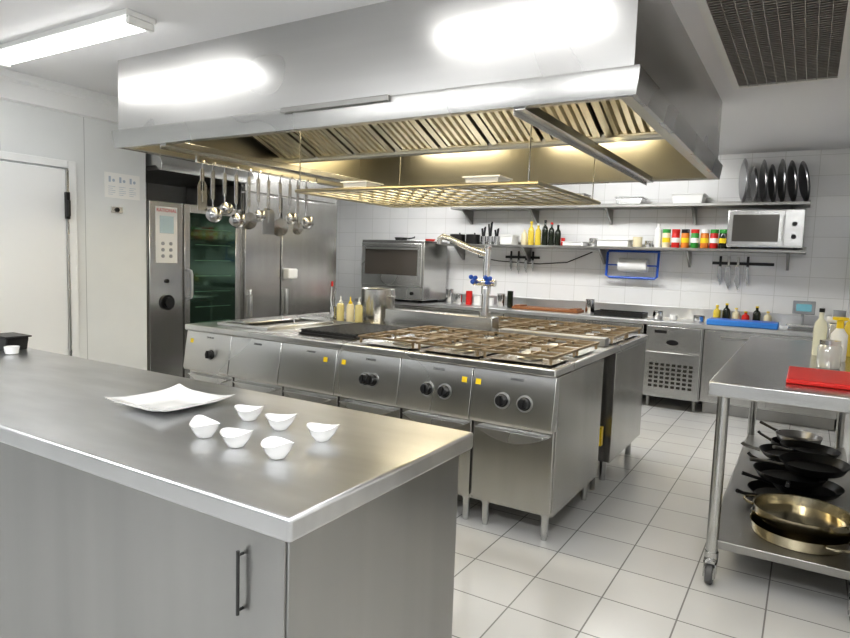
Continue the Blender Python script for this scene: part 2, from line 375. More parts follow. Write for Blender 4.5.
ob("tap_column",M().cyl((fx,ty,1.061),(fx,ty,1.09),.045).cyl((fx,ty,1.09),(fx,ty,1.54),.026,n=20).lathe([(.034,0),(.034,.07),(.028,.08)],(fx,ty,1.22)).lathe([(.024,0),(.03,.01),(.03,.03),(0,.035)],(fx,ty,1.53)),CHR,t)
ob("tap_spout",M().tube([(fx,ty,1.50),(fx-.12,ty-.05,1.54),(fx-.25,ty-.10,1.60),(fx-.30,ty-.12,1.615),(fx-.32,ty-.125,1.60),(fx-.325,ty-.127,1.56)],[.024,.022,.021,.021,.020,.020],12),ST,t)
ob("tap_mixer",M().cyl((fx-.085,ty-.03,1.30),(fx+.085,ty-.03,1.30),.024),CHR,t)
for s in(-1,1):
    m=M().cyl((fx+s*.05,ty-.05,1.30),(fx+s*.05,ty-.10,1.32),.012)
    for a in range(3):
        an=a*2.094+.4;m.ball((fx+s*.056+math.cos(an)*.020,ty-.10,1.325+math.sin(an)*.020),.017,10,6)
    ob("tap_handle",m,BLUE,t)
t=root("sauce_caddy","low steel tray holding sauce bottles","tray",(-3.02,3.86,IZ+.001))
ob("caddy_tray",M().frame(-3.16,-2.89,3.81,3.95,[(0,IZ+.01),(.006,IZ+.001),(.006,IZ+.025),(0,IZ+.025)]).box(-3.16,-2.89,3.81,3.95,IZ+.001,IZ+.010),STD,t)
def bottle(name,x,y,z,prof,cap,mb,mc,lab,cat,grp=None,n=18):
    t=root(name,lab,cat,(x,y,z),grp)
    ob("bottle_body",M().lathe(prof,(x,y,z),n),mb,t)
    if cap: ob("bottle_cap",M().lathe(cap,(x,y,z),n),mc,t)
    return t
SQ=[(0,.001),(.028,.001),(.030,.008),(.030,.12),(.026,.14),(.013,.147),(0,.147)];SQC=[(.015,.146),(.015,.16),(.007,.165),(.004,.20),(0,.2)]
SG="sauce bottles on the island"
bottle("squeeze_bottle",-3.12,3.88,IZ+.011,SQ,SQC,POIL,WP,"squeeze bottle of pale oil on the tray","bottle",SG)
bottle("squeeze_bottle",-3.03,3.89,IZ+.011,SQ,SQC,CREAM,YEL,"squeeze bottle of cream sauce with yellow cap","bottle",SG)
bottle("squeeze_bottle",-2.94,3.88,IZ+.011,SQ,SQC,POIL,WP,"squeeze bottle of pale oil on the tray","bottle",SG)
px_,py_=-2.96,4.16
t=root("stock_pot","polished steel pot beside the sauce bottles","pot",(px_,py_,IZ+.001))
ob("pot_body",M().lathe([(0,0),(.13,0),(.135,.01),(.135,.265),(.14,.27),(.131,.265),(.131,.012),(0,.012)],(px_,py_,IZ+.001)),ST,t)
ob("pot_handle",M().tube([(px_+.13,py_-.03,1.14),(px_+.155,py_-.04,1.15),(px_+.155,py_+.02,1.15),(px_+.133,py_+.015,1.14)],.005),CHR,t)
t=root("utensil_cup","steel cup holding red-tipped tongs and spoons","cup",(-3.23,3.93,.931))
ob("cup_body",M().lathe([(0,0),(.03,0),(.034,.12),(.031,.12),(.027,.005),(0,.005)],(-3.23,3.93,.931),18),CHR,t)
ob("tongs_arms",M().tube([(-3.23,3.93,.945),(-3.26,3.93,1.1),(-3.25,3.93,1.22)],.006,6).tube([(-3.22,3.93,.945),(-3.23,3.93,1.1),(-3.21,3.93,1.2)],.006,6),CHR,t)
ob("tongs_tip",M().cyl((-3.25,3.93,1.21),(-3.25,3.93,1.25),.009,n=8),RED,t)
# ---------------------------------------------------------------- hood
HX0,HX1,HY0,HY1=-3.92,-.605,2.50,5.12
H=root("extractor_hood","huge stainless steel island extraction canopy with baffle filters","extractor hood",((HX0+HX1)/2,(HY0+HY1)/2,2.10))
def ring(x0,x1,y0,y1,z0,z1,t):
    return M().frame(x0,x1,y0,y1,[(0,z0),(0,z1),(-t,z1),(-t,z0)])
ob("canopy_panel",ring(HX0+.030,HX1-.030,HY0+.030,HY1-.030,2.205,CZ,.010),STH,H)
ob("canopy_skirt",M().frame(HX0,HX1,HY0,HY1,[(-.012,2.10),(.0,2.196),(-.001,2.206),(-.029,2.214),(-.034,2.206),(-.034,2.10)]),STR,H)
ob("canopy_gutter",ring(HX0+.036,HX1-.036,HY0+.036,HY1-.036,2.105,2.125,.05),IN,H)
ob("canopy_lining",M().box(HX0+.042,HX1-.042,HY0+.042,HY1-.042,2.60,2.61),IN,H)
ob("canopy_inner_wall",ring(HX0+.041,HX1-.041,HY0+.041,HY1-.041,2.127,2.60,.006),IN,H)
ob("front_rail",M().box(-2.42,-1.74,HY0-.022,HY0-.001,2.18,2.208),STD,H,bevel=.004)
n=8;x0=HX0+.15;wf=(HX1-HX0-.3)/n
for i in range(n):
    a=x0+i*wf+.014;b=a+wf-.028
    m=M();L=math.hypot(.6,.24)
    m.box(a,b,0,.03,-.018,.012).box(a,b,L-.03,L,-.018,.012).box(a,a+.045,0,L,-.018,.012).box(b-.045,b,0,L,-.018,.012).box(a+.04,b-.04,.02,L-.02,.008,.012)
    k=5;st=(b-a-.09)/k
    for j in range(k):
        xx=a+.045+j*st;m.prism([(xx+.004,.010),(xx+st*.22,-.014),(xx+st*.70,-.014),(xx+st*.92,.010),(xx+st*.66,-.008),(xx+st*.25,-.008)],'y',.03,L-.03)
    m.rot(-math.atan2(.24,.6),'X').mv(0,3.30,2.47)
    ob("baffle_filter",m,FIL,H,smooth=False)
    m2=M();m2.v=[(p[0],7.86-p[1],p[2]) for p in m.v];m2.f=m.f
    ob("baffle_filter",m2,FIL,H,smooth=False)
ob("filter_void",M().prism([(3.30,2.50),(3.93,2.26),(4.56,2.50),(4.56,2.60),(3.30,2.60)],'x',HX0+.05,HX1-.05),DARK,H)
ob("filter_trough",M().prism([(3.88,2.235),(3.98,2.235),(3.97,2.20),(3.89,2.20)],'x',HX0+.05,HX1-.05),IN,H)
for bx in(-1.10,-3.45):
    ob("cross_channel",M().box(bx-.025,bx+.025,HY0+.036,HY1-.036,2.09,2.13).box(bx-.03,bx-.025,HY0+.036,HY1-.036,2.07,2.13),ST,H,bevel=.002)
for (a,b) in((-3.3,-2.5),(-2.0,-1.2)):
    for y in(2.85,4.80):
        ob("hood_lamp",M().box(a,b,y-.05,y+.05,2.50,2.56),WARM,H,bevel=.01)
RZ=1.87
RX0,RX1,RY0,RY1=-2.95,-1.26,3.18,4.33
RODS=((RX1-.05,RY0),(RX1-.05,RY1),(RX0+.05,RY1),(RX0+.03,RY0))
for x,y in RODS: ob("support_rod",M().cyl((x,y,2.062),(x,y,2.50 if y<3.5 else 2.40),.004,n=8),CHD,H)
# ---------------------------------------------------------------- hanging rack
t=root("hanging_pot_rack","steel wire pot rack hung beneath the hood","rack",(-2.09,3.76,RZ))
ob("rack_frame",M().tube([(RX0,RY0,RZ),(RX1,RY0,RZ),(RX1,RY1,RZ),(RX0,RY1,RZ)],.012,8,True),WIRE,t)
m=M()
for i in range(8): m.cyl((RX0,RY0+.144*(i+.5),RZ+.006),(RX1,RY0+.144*(i+.5),RZ+.006),.006,n=6)
for i in range(16): m.cyl((RX0+.1056*(i+.5),RY0,RZ-.004),(RX0+.1056*(i+.5),RY1,RZ-.004),.005,n=6)
ob("rack_grid",m,WIRE,t)
for x,y in RODS: ob("rack_hanger",M().cyl((x,y,RZ),(x,y,2.061),.004,n=8),CHD,t)
for x,y,s in((-2.53,3.34,.85),(-1.63,3.34,.95)):
    t=root("shallow_tray","small white plastic tray standing on the wire rack","tray",(x,y,RZ+.013),"trays on the hanging rack")
    ob("tray_base",M().prism([(x-.10*s,RZ+.013),(x+.10*s,RZ+.013),(x+.115*s,RZ+.055),(x-.115*s,RZ+.055)],'y',y-.075,y+.075),WP,t)
    ob("tray_rim",ring(x-.125*s,x+.125*s,y-.09,y+.09,RZ+.052,RZ+.060,.02),WP,t)
UX=-3.45
t=root("utensil_rail","steel hanging rail for ladles beneath the hood","rail",(UX,3.35,2.0))
ob("rail_bar",M().cyl((UX,2.78,2.03),(UX,3.95,2.03),.007),CHR,t)
for y in(2.78,3.93): ob("rail_bracket",M().box(UX-.01,UX+.01,y,y+.02,2.036,2.069),CHR,t)
def utensil(kind,y,L,r_):
    L*=1.15;y=2.84+(y-2.84)*.92
    nm={"ladle":("ladle","hanging stainless ladle with deep bowl","ladle"),"skim":("skimmer","hanging flat round skimmer with steel handle","skimmer"),"turn":("spatula","hanging wide flat steel spatula","spatula")}[kind]
    t=root(nm[0],nm[1],nm[2],(UX,y,2.03-L),"utensils hanging from the rail")
    z1=2.041
    ob("handle",M().tube([(UX+.012,y,2.03),(UX+.008,y,z1),(UX-.004,y,z1),(UX-.014,y,2.02),(UX-.014,y,1.97),(UX-.012,y,2.03-L+r_*1.2)],.0055,6).box(UX-.019,UX-.010,y-.014,y+.014,2.03-L*.6,1.99),CHD,t)
    if kind=="ladle":
        m=M().lathe([(0,-r_),(r_*.5,-r_*.87),(r_*.87,-r_*.5),(r_,0),(r_*.97,0),(r_*.84,-r_*.48),(r_*.48,-r_*.84),(0,-r_*.96)],(0,0,0),20).rot(math.radians(-50),'Y').rot(math.radians(-25),'Z').mv(UX,y,2.03-L+r_*.9)
        ob("ladle_bowl",m,CHD,t)
    elif kind=="skim":
        m=M().lathe([(0,0),(r_,.010),(r_,.014),(0,.004)],(0,0,0),22).rot(math.radians(-80),'Y').rot(-.3,'Z').mv(UX,y,2.03-L+r_)
        ob("skimmer_disc",m,CHD,t)
    else:
        ob("spatula_blade",M().prism([(y-r_*.6,2.03-L+.18),(y+r_*.6,2.03-L+.18),(y+r_,2.03-L+.15),(y+r_,2.03-L-.01),(y-r_,2.03-L-.01),(y-r_,2.03-L+.15)],'x',UX-.014,UX-.010),CHD,t)
for q in(("turn",2.84,.26,.038),("ladle",2.935,.33,.056),("ladle",3.045,.28,.048),("ladle",3.155,.35,.058),("skim",3.28,.36,.062),("ladle",3.38,.30,.046),("turn",3.49,.37,.060),("skim",3.62,.39,.068),("ladle",3.735,.30,.050),("skim",3.83,.37,.046),("ladle",3.935,.32,.056)): utensil(*q)
# ---------------------------------------------------------------- combi oven
t=root("combi_oven","tall stainless combi oven with dark glass door","oven",(-5.25,3.95,0))
ob("oven_body",M().box(-5.70,XL-.03,3.44,4.46,.12,1.88),STV,t,bevel=.004)
for lx,ly in((-5.65,3.5),(-4.96,3.5),(-4.96,4.36),(-5.65,4.36)): ob("oven_leg",M().box(lx,lx+.05,ly,ly+.05,0,.12),STD,t)
cp=ob("control_panel",M().box(XL-.03,XL,3.44,3.78,.13,1.875),STV,t,bevel=.006)
ob("panel_fascia",M().box(XL,XL+.004,3.50,3.72,1.34,1.83),WP,cp,bevel=.003)
ob("display",M().box(XL+.004,XL+.006,3.54,3.68,1.60,1.75),mat("combi_display",(.30,.36,.36),.2,emit=(.5,.6,.6),es=.2),cp)
m=M()
for i in range(3):
    for j in range(2): m.cyl((XL+.004,3.57+j*.08,1.40+i*.055),(XL+.009,3.57+j*.08,1.40+i*.055),.016,n=14)
ob("panel_buttons",m,GREY,cp)
ob("selector_knob",M().cyl((XL,3.61,.99),(XL+.02,3.61,.99),.068,n=28).cyl((XL,3.61,.99),(XL+.045,3.61,.99),.045,n=24),BLK,cp)
ob("lower_button",M().cyl((XL,3.61,1.18),(XL+.012,3.61,1.18),.018,n=20),BLK,cp)
RX=(math.pi/2,0,math.pi/2)
text("logo_text","RATIONAL",.042,(XL+.0055,3.61,1.785),RX,RED,cp)
dr=ob("door",M().box(XL-.03,XL,3.80,3.86,.13,1.875).box(XL-.03,XL,4.40,4.46,.13,1.875).box(XL-.03,XL,3.86,4.40,1.80,1.875).box(XL-.03,XL,3.86,4.40,.13,.25),STV,t,bevel=.004)
ob("door_glass",M().box(XL-.02,XL-.006,3.86,4.40,.25,1.80),GLS,dr)
ob("handle",M().tube([(XL,3.83,1.02),(XL+.05,3.83,1.03),(XL+.06,3.83,1.06),(XL+.06,3.83,1.24),(XL+.05,3.83,1.27),(XL,3.83,1.28)],.013,10),GREY,dr)
m=M()
for i in range(10):
    z=.35+i*.145;m.box(XL-.0055,XL-.005,3.92,4.34,z,z+.006)
ob("rack_lines",m,mat("rack_in_glass",(.10,.20,.13),.3,.5),dr)
t=root("oven_hood","small stainless steam hood above the combi oven","extractor hood",(-5.2,3.95,2.1))
ob("hood_shell",M().prism([(-5.79,2.36),(-4.80,2.36),(-4.70,2.20),(-4.70,2.12),(-4.73,2.12),(-4.78,2.16),(-5.79,2.16)],'y',3.44,4.47),ST,t,bevel=.004)
ob("hood_lip",M().box(-5.79,-4.735,3.46,4.45,2.125,2.155),STD,t)
t=root("tall_refrigerator","tall stainless upright refrigerator with two doors","refrigerator",(-5.3,5.25,0))
ob("fridge_body",M().box(-5.75,XL-.04,4.50,5.98,.12,2.64),STV,t,bevel=.004)
for i,(a,b) in enumerate(((4.52,5.02),(5.04,5.96))):
    dd=ob("door",M().box(XL-.04,XL,a,b,.15,2.05),STV,t,bevel=.006)
    ob("handle",M().box(XL,XL+.03,a+.05,a+.08,.80,1.08),STL,dd,bevel=.006)
ob("top_panel",M().box(XL-.04,XL-.005,4.52,5.96,2.07,2.63),STV,t,bevel=.004)
for lx,ly in((-5.7,4.55),(-4.98,4.55),(-5.7,5.88),(-4.98,5.88)): ob("fridge_leg",M().box(lx,lx+.05,ly,ly+.05,0,.12),STD,t)
t=root("soap_dispenser","small white dispenser mounted on steel panel","dispenser",(XL+.05,5.13,1.18))
ob("dispenser_body",M().box(XL+.002,XL+.09,5.05,5.20,1.19,1.30),WP,t,bevel=.015)
ob("dispenser_spout",M().cyl((XL+.06,5.12,1.16),(XL+.06,5.12,1.20),.012),GREY,t)
t=root("wall_notice","laminated white paper notice taped to the wall panel","notice",(XL+.003,3.17,1.86))
ob("notice_sheet",M().box(XL+.001,XL+.003,3.04,3.35,1.86,2.06),PAPER,t)
PR=mat("print_grey",(.48,.54,.62),.7)
for i in range(3):
    m=M();a=3.075+i*.092
    m.box(XL+.003,XL+.0036,a,a+.018,1.985,2.03);m.cyl((XL+.003,a+.042,2.0),(XL+.0036,a+.042,2.0),.012,n=14)
    for j in range(5): m.box(XL+.003,XL+.0036,a-.005,a+(.057 if j%3 else .035),1.885+j*.016,1.888+j*.016)
    pr=ob("printed_column",m,PR,t)
t=root("wall_switch","small round black and steel wall control","switch",(XL,3.14,1.72))
ob("switch_plate",M().box(XL+.001,XL+.012,3.09,3.19,1.74,1.79),STL,t,bevel=.003)
ob("switch_button",M().cyl((XL+.012,3.14,1.765),(XL+.02,3.14,1.765),.018),BLK,t)
# ---------------------------------------------------------------- back counter
BY0=6.76
ob("rear_worktop",M().box(-5.2,XR-.01,BY0,YB-.021,.86,.90).box(-5.2,XR-.01,YB-.02,YB-.001,.86,1.02),STT,bevel=.005,label="long stainless back counter with upstand against tiles",cat="worktop")
t=root("rear_base_cabinet","stainless steel base cabinets under the back counter","cabinet",(-3.2,7.1,0))
ob("cabinet_body",M().box(-5.15,-1.44,BY0+.05,YB-.03,.12,.858),STV,t)
ob("plinth",M().box(-5.1,-1.5,BY0+.1,YB-.05,0,.118),STD,t)
for i in range(7):
    a=-5.14+i*.528;dd=ob("door",M().box(a,a+.518,BY0+.03,BY0+.049,.14,.84),STV,t,bevel=.003)
    ob("handle",M().box(a+.1,a+.4,BY0+.015,BY0+.03,.76,.785),STD,dd,bevel=.003)
t=root("undercounter_refrigerator","stainless undercounter refrigerator with ventilation grille","refrigerator",(-1.13,7.05,0))
ob("fridge_body",M().box(-1.41,-.86,BY0+.04,YB-.03,.11,.858),ST,t,bevel=.003)
ob("fascia",M().box(-1.40,-.87,BY0,BY0+.039,.60,.85),ST,t,bevel=.004)
ob("badge",M().lathe([(.0,.0),(.06,0),(.06,.004),(0,.004)],(0,0,0),24,1,.45).rot(math.pi/2,'X').mv(-1.14,BY0-.001,.69),BLK,t)
ob("display",M().box(-1.32,-1.2,BY0-.003,BY0,.78,.81),BLK,t)
dd=ob("grille_door",M().box(-1.40,-.87,BY0,BY0+.039,.13,.585),ST,t,bevel=.004)
m=M()
for i in range(8):
    for j in range(6): m.box(-1.35+i*.055,-1.315+i*.055,BY0-.002,BY0,.22+j*.045,.245+j*.045)
ob("grille_slots",m,DARK,dd)
for x in(-1.36,-.91):
    for y in(6.85,7.3): ob("leg",M().cyl((x,y,0),(x,y,.11),.02),STD,t)
t=root("side_cabinet","plain stainless cabinet beside the undercounter refrigerator","cabinet",(-.3,7.1,0))
ob("cabinet_body",M().box(-.855,XR-.02,BY0+.06,YB-.03,.12,.858),STV,t)
ob("plinth",M().box(-.83,XR-.04,BY0+.12,YB-.05,0,.118),STD,t)
for i in range(2):
    a=-.85+i*.59;dd=ob("door",M().box(a,a+.58,BY0+.04,BY0+.059,.14,.84),STV,t,bevel=.003)
    ob("handle",M().box(a+.15,a+.43,BY0+.025,BY0+.04,.77,.79),STD,dd)
t=root("countertop_oven","square stainless countertop convection oven with dark window","oven",(-4.57,7.0,.901))
ob("oven_body",M().box(-5.06,-4.10,6.72,7.30,.93,1.68),ST,t,bevel=.006)
ob("oven_foot",M().box(-5.0,-4.94,6.8,7.2,.901,.93),BLK,t);ob("oven_foot",M().box(-4.22,-4.16,6.8,7.2,.901,.93),BLK,t)
dd=ob("door",M().box(-5.04,-4.12,6.685,6.719,1.10,1.64),STL,t,bevel=.005)
ob("door_window",M().box(-4.98,-4.18,6.681,6.685,1.24,1.56),mat("oven_window",(.07,.06,.05),.08,coat=1),dd)
ob("handle",M().tube([(-5.0,6.685,1.60),(-5.0,6.65,1.60),(-4.16,6.65,1.60),(-4.16,6.685,1.60)],.011),CHR,dd)
ob("control_strip",M().box(-5.04,-4.12,6.70,6.719,.95,1.085),STL,t)
for x in(-4.95,-4.55,-4.25): ob("knob",M().cyl((x,6.70,1.015),(x,6.675,1.015),.022,n=18),BLK,t)
def pan(x,y,z,R_,h,mt,mh,lab,name="frying_pan",cat="frying pan",az=0,hl=.2,grp=None,flare=.8,tilt=None):
    t=root(name,lab,cat,(x,y,z),grp)
    ob("pan_body",M().lathe([(0,0),(R_*flare,0),(R_*(flare+.04),.004),(R_,h),(R_*.985,h),(R_*(flare+.01),.006),(0,.005)],(x,y,z),32),mt,t,origin=(x,y,z))
    c_,s_=math.cos(az),math.sin(az)
    P=lambda d,zz:(x+c_*d,y+s_*d,z+zz)
    ob("pan_handle",M().tube([P(R_*.97,h*.7),P(R_+.03,h*.85),P(R_+.08,h+.005),P(R_+hl,h+.02)],[.012,.009,.009,.011],8),mh,t,origin=(x,y,z))
    if tilt: t.rotation_euler=tilt
    return t
pan(-4.6,6.95,1.681,.09,.04,BLKM,BLK,"small black pan on the countertop oven",az=.6,hl=.08)
ob("red_bowl",M().lathe([(0,0),(.05,0),(.07,.03),(.067,.03),(.045,.004),(0,.004)],(-4.25,7.1,1.681)),RED,label="small red bowl on the countertop oven",cat="bowl")
for nm,z,x0,x1 in(("lower",1.66,-4.05,-.05),("upper",2.12,-3.95,-.05)):
    t=root("wall_shelf","lower stainless wall shelf above the back counter" if nm=="lower" else "upper stainless wall shelf near the ceiling","shelf",((x0+x1)/2,7.25,z-.2))
    ob("shelf_board",M().box(x0,x1,7.07,YB-.002,z-.03,z).box(x0,x1,YB-.012,YB-.002,z,z+.04),STD,t,bevel=.003)
    for i in range(5):
        x=x0+.15+i*(x1-x0-.3)/4
        ob("shelf_bracket",M().prism([(7.12,z-.032),(YB-.002,z-.032),(YB-.002,z-.20),(YB-.03,z-.20)],'x',x-.012,x+.012),STD,t)
t=root("microwave_oven","steel countertop microwave with dark window","microwave",(-.41,7.15,1.661))
ob("microwave_body",M().box(-.74,-.08,6.98,YB-.02,1.675,2.04),ST,t,bevel=.006)
for x in(-.7,-.16): ob("microwave_foot",M().box(x,x+.04,7.02,7.3,1.661,1.675),BLK,t)
dd=ob("door",M().box(-.73,-.24,6.96,6.979,1.69,2.03),ST,t,bevel=.004)
ob("door_window",M().box(-.69,-.29,6.956,6.96,1.73,1.99),mat("microwave_window",(.10,.095,.085),.2,.3),dd)
ob("handle",M().cyl((-.255,6.94,1.74),(-.255,6.94,1.98),.008),CHR,dd)
ob("control_panel",M().box(-.23,-.09,6.96,6.979,1.69,2.03),ST,t)
for z in(1.78,1.90): ob("knob",M().cyl((-.16,6.96,z),(-.16,6.945,z),.022),BLK,t)
for i,(x,R_,tilt,rz) in enumerate(((-.66,.225,88,.12),(-.56,.18,85,.10),(-.48,.215,86,.05),(-.40,.19,84,.08),(-.32,.215,86,.05),(-.23,.205,83,.08),(-.13,.20,80,.10))):
    t=root("round_tray","dark steel platter standing on edge on the shelf","platter",(x,7.22,2.122+R_),"platters on the upper shelf")
    ob("tray_disc",M().lathe([(0,0),(R_*.82,0),(R_*.88,.010),(R_,.014),(R_*.99,.017),(R_*.87,.013),(R_*.81,.004),(0,.004)],(x,7.22,2.122+R_),36,1,.70),DGREY,t,origin=(x,7.22,2.122+R_))
    t.rotation_euler=(0,math.radians(tilt),rz+.22)
# ---------------------------------------------------------------- items on lower shelf
WB=[(0,0),(.034,0),(.036,.01),(.036,.17),(.03,.20),(.013,.225),(.013,.27),(0,.27)];WC=[(.015,.262),(.015,.285),(0,.285)]
zS=1.661;ys=7.2
for x,mb,mc,s,lab in((-2.90,OIL,YEL,1.0,"clear bottle of yellow oil on the shelf"),(-2.81,OIL,WP,.9,"short bottle of oil with white cap"),(-2.725,DGL,BLK,1.05,"dark glass bottle on the shelf"),(-2.645,DGL,RED,.95,"dark glass bottle with red cap"),(-2.565,DGL,BLK,.85,"short dark glass bottle on the shelf"),(-2.985,CREAM,WP,.7,"small jar of pale sauce on the shelf")):
    bottle("oil_bottle",x,ys,zS,[(a,b*s) for a,b in WB],[(a,b*s) for a,b in WC],mb,mc,lab,"bottle","bottles on the lower shelf",14)
for x,R_,lab in((-3.90,.10,"black saucepan on the shelf"),(-3.68,.09,"small black saucepan on the shelf")):
    pan(x,ys,zS,R_,.12,BLKM,BLK,lab,"saucepan","saucepan",1.9,.05,"saucepans on the lower shelf",.95)
for x,h in((-3.53,.22),(-3.44,.28),(-3.35,.2)):
    t=root("utensil_pot","steel pot of dark utensils on the shelf","container",(x,ys,zS),"utensil pots on the lower shelf")
    ob("pot_body",M().lathe([(0,0),(.035,0),(.038,.10),(.035,.10),(.033,.005),(0,.005)],(x,ys,zS),18),CHR,t)
    ob("utensil_handles",M().cyl((x,ys,zS+.02),(x+.02,ys,zS+h),.010).cyl((x,ys,zS+.02),(x-.025,ys,zS+h*.9),.012).cyl((x,ys,zS+.02),(x,ys+.02,zS+h*.95),.010),BLK,t)
for x,wd,h in((-3.18,.16,.12),(-2.35,.24,.05),(-1.90,.34,.08)):
    t=root("food_tray","white plastic food tray on the shelf","tray",(x,ys,zS),"white trays on the lower shelf")
    ob("tray_base",M().box(x-wd/2,x+wd/2,ys-.1,ys+.1,zS,zS+h*.85),WP,t,bevel=.006)
    ob("tray_rim",M().box(x-wd/2-.01,x+wd/2+.01,ys-.11,ys+.11,zS+h*.85,zS+h),WP,t,bevel=.003)
def canister(x,y,z,R_,h,mt,lab,grp):
    t=root("canister",lab,"container",(x,y,z),grp)
    ob("canister_body",M().lathe([(0,0),(R_*.9,0),(R_,h*.1),(R_,h),(R_*.94,h),(R_*.92,.01),(0,.01)],(x,y,z),22),mt,t)
    ob("canister_rim",M().lathe([(R_,h-.006),(R_*1.06,h-.003),(R_,h+.001)],(x,y,z),22),mt,t)
for x,R_,h,mt,lab in((-2.14,.05,.09,CHR,"small steel pot on the shelf"),(-1.65,.05,.11,CREAM,"cream tub on the shelf"),(-1.53,.04,.07,CHR,"small steel cup on the shelf"),(-2.50,.022,.09,RED,"small red tub on the shelf")):
    canister(x,ys,zS,R_,h,mt,lab,"containers on the lower shelf")
bottle("spray_bottle",-1.435,ys,zS,[(0,0),(.035,0),(.037,.01),(.037,.19),(.015,.22),(0,.22)],[(.016,.215),(.016,.255),(0,.255)],WP,WP,"white plastic bottle with white cap on the shelf","bottle")
JB=[(0,0),(.038,0),(.040,.006),(.040,.150),(.034,.160),(0,.160)];JC=[(.041,.156),(.041,.195),(0,.197)]
for i,(x,mb,mc,nb) in enumerate(((-1.345,CREAM,GREEN,"pale"),(-1.25,RED,RED,"red"),(-1.155,ORG,BLK,"orange"),(-1.06,GREEN,RED,"green"),(-.965,ORG,WP,"orange"),(-.875,RED,GREEN,"red"),(-.788,DGL,GREEN,"dark"))):
    t=bottle("spice_jar",x,ys-.03,zS,JB,JC,mb,mc,"spice jar with %s contents on the shelf"%nb,"jar","spice jars on the lower shelf")
    ob("jar_label",M().lathe([(.041,.055),(.041,.105)],(x,ys-.03,zS),18),PAPER if i%2 else YEL,t)
for x,wd,h,mt,lab in((-1.75,.28,.07,ST,"low steel storage box on the upper shelf"),(-1.15,.30,.09,WP,"white plastic storage box on the upper shelf"),(-2.5,.5,.12,STD,"dark steel container on the upper shelf"),(-3.3,.45,.12,ST,"steel container on the upper shelf")):
    t=root("storage_box",lab,"box",(x,7.2,2.121),"boxes on the upper shelf")
    ob("box_body",M().prism([(x-wd/2+.01,2.121),(x+wd/2-.01,2.121),(x+wd/2,2.121+h),(x-wd/2,2.121+h)],'y',7.1,7.34),mt,t,bevel=.006)
    ob("box_lid",M().box(x-wd/2-.01,x+wd/2+.01,7.09,7.35,2.121+h,2.135+h),mt,t,bevel=.004)
t=root("paper_roll_holder","blue wire wall holder for paper roll","holder",(-1.73,7.3,1.3))
PX0,PX1=-2.0,-1.44
ob("holder_frame",M().tube([(PX0,YB-.02,1.62),(PX1,YB-.02,1.62),(PX1,YB-.08,1.60),(PX1,YB-.10,1.34),(PX1-.03,YB-.08,1.32),(PX0+.03,YB-.08,1.32),(PX0,YB-.10,1.34),(PX0,YB-.08,1.60)],.014,8,True),BLUE,t)
ob("holder_bar",M().cyl((PX0,YB-.1,1.46),(PX1,YB-.1,1.46),.008),BLUE,t)
m=M().lathe([(.012,-.155),(.075,-.155),(.075,.155),(.012,.155),(.012,-.155)],(0,0,0),28).rot(math.pi/2,'Y').mv(-1.705,YB-.10,1.46)
ob("paper_roll",m,PAPER,label="white paper roll in the blue holder",cat="paper roll")
def rack(x0,x1,z,items,lab):
    t=root("knife_rack",lab,"rack",((x0+x1)/2,YB-.01,z),"magnetic knife racks")
    ob("rack_bar",M().box(x0,x1,YB-.022,YB-.001,z,z+.03),BLK,t)
    for x,L,w_,mh in items:
        k=root("kitchen_knife","kitchen knife hanging point down on the rack","knife",(x,YB-.03,z-L),"knives on the racks")
        ob("knife_handle",M().box(x-.012,x+.012,YB-.034,YB-.0225,z-.02,z+.09),mh,k,bevel=.004)
        ob("knife_blade",M().prism([(x-w_,z-.02),(x+w_*.6,z-.02),(x+w_,z-L*.7),(x+w_*.5,z-L),(x-w_,z-L*.6)],'y',YB-.030,YB-.0255),CHD,k)
rack(-3.3,-2.85,1.50,[(-3.22,.16,.016,BLK),(-3.12,.20,.020,BLK),(-3.02,.18,.020,BLK),(-2.93,.16,.016,BLK)],"black knife rack with small knives on tiles")
rack(-.90,-.32,1.50,[(-.82,.22,.020,BLK),(-.74,.27,.030,STD),(-.65,.28,.026,STD),(-.56,.22,.016,BLK)],"black knife rack with large knives on tiles")
ob("wall_power_cable",M().tube([(-3.7,YB-.012,1.60),(-3.68,YB-.012,1.50),(-3.4,YB-.012,1.46)]+[(-2.85,YB-.012,1.44),(-2.5,YB-.012,1.47),(-2.2,YB-.012,1.60)],.006,8),BLK,label="thin black cable fixed along the tiles",cat="cable")
zC=.901
t=root("blue_tray","long blue plastic tray on the back counter","tray",(-.53,6.95,zC))
ob("tray_slab",M().box(-.84,-.22,6.78,7.06,zC,zC+.055),BLUB,t,bevel=.008)
ob("tray_liner",M().box(-.82,-.24,6.80,7.04,zC+.055,zC+.057),BLUE,t)
t=root("weighing_scale","small digital scale with lit display on column","scale",(-.03,7.05,zC))
ob("scale_platform",M().box(-.16,.10,6.92,7.15,zC+.03,zC+.05),STL,t,bevel=.004)
ob("scale_base",M().box(-.14,.08,6.95,7.13,zC,zC+.03),GREY,t,bevel=.004)
ob("scale_column",M().cyl((-.03,7.17,zC+.02),(-.03,7.17,zC+.14),.012),GREY,t)
ob("scale_display",M().box(-.12,.07,7.14,7.18,zC+.14,zC+.27),GREY,t,bevel=.006)
ob("scale_screen",M().box(-.09,.04,7.136,7.14,zC+.17,zC+.24),LCD,t)
t=root("wooden_board","brown wooden board lying flat on the back counter","chopping board",(-2.7,7.1,zC))
ob("board_slab",M().box(-3.0,-2.2,6.95,7.2,zC,zC+.03),BRN,t,bevel=.004)
for x in(-2.98,-2.3): ob("board_foot",M().box(x,x+.08,6.97,7.18,zC+.03,zC+.045),BRN,t)
t=root("oven_tray","dark shallow oven tray on the back counter","tray",(-1.75,7.1,zC))
ob("tray_base",M().box(-2.0,-1.5,6.95,7.2,zC,zC+.006),BLKM,t)
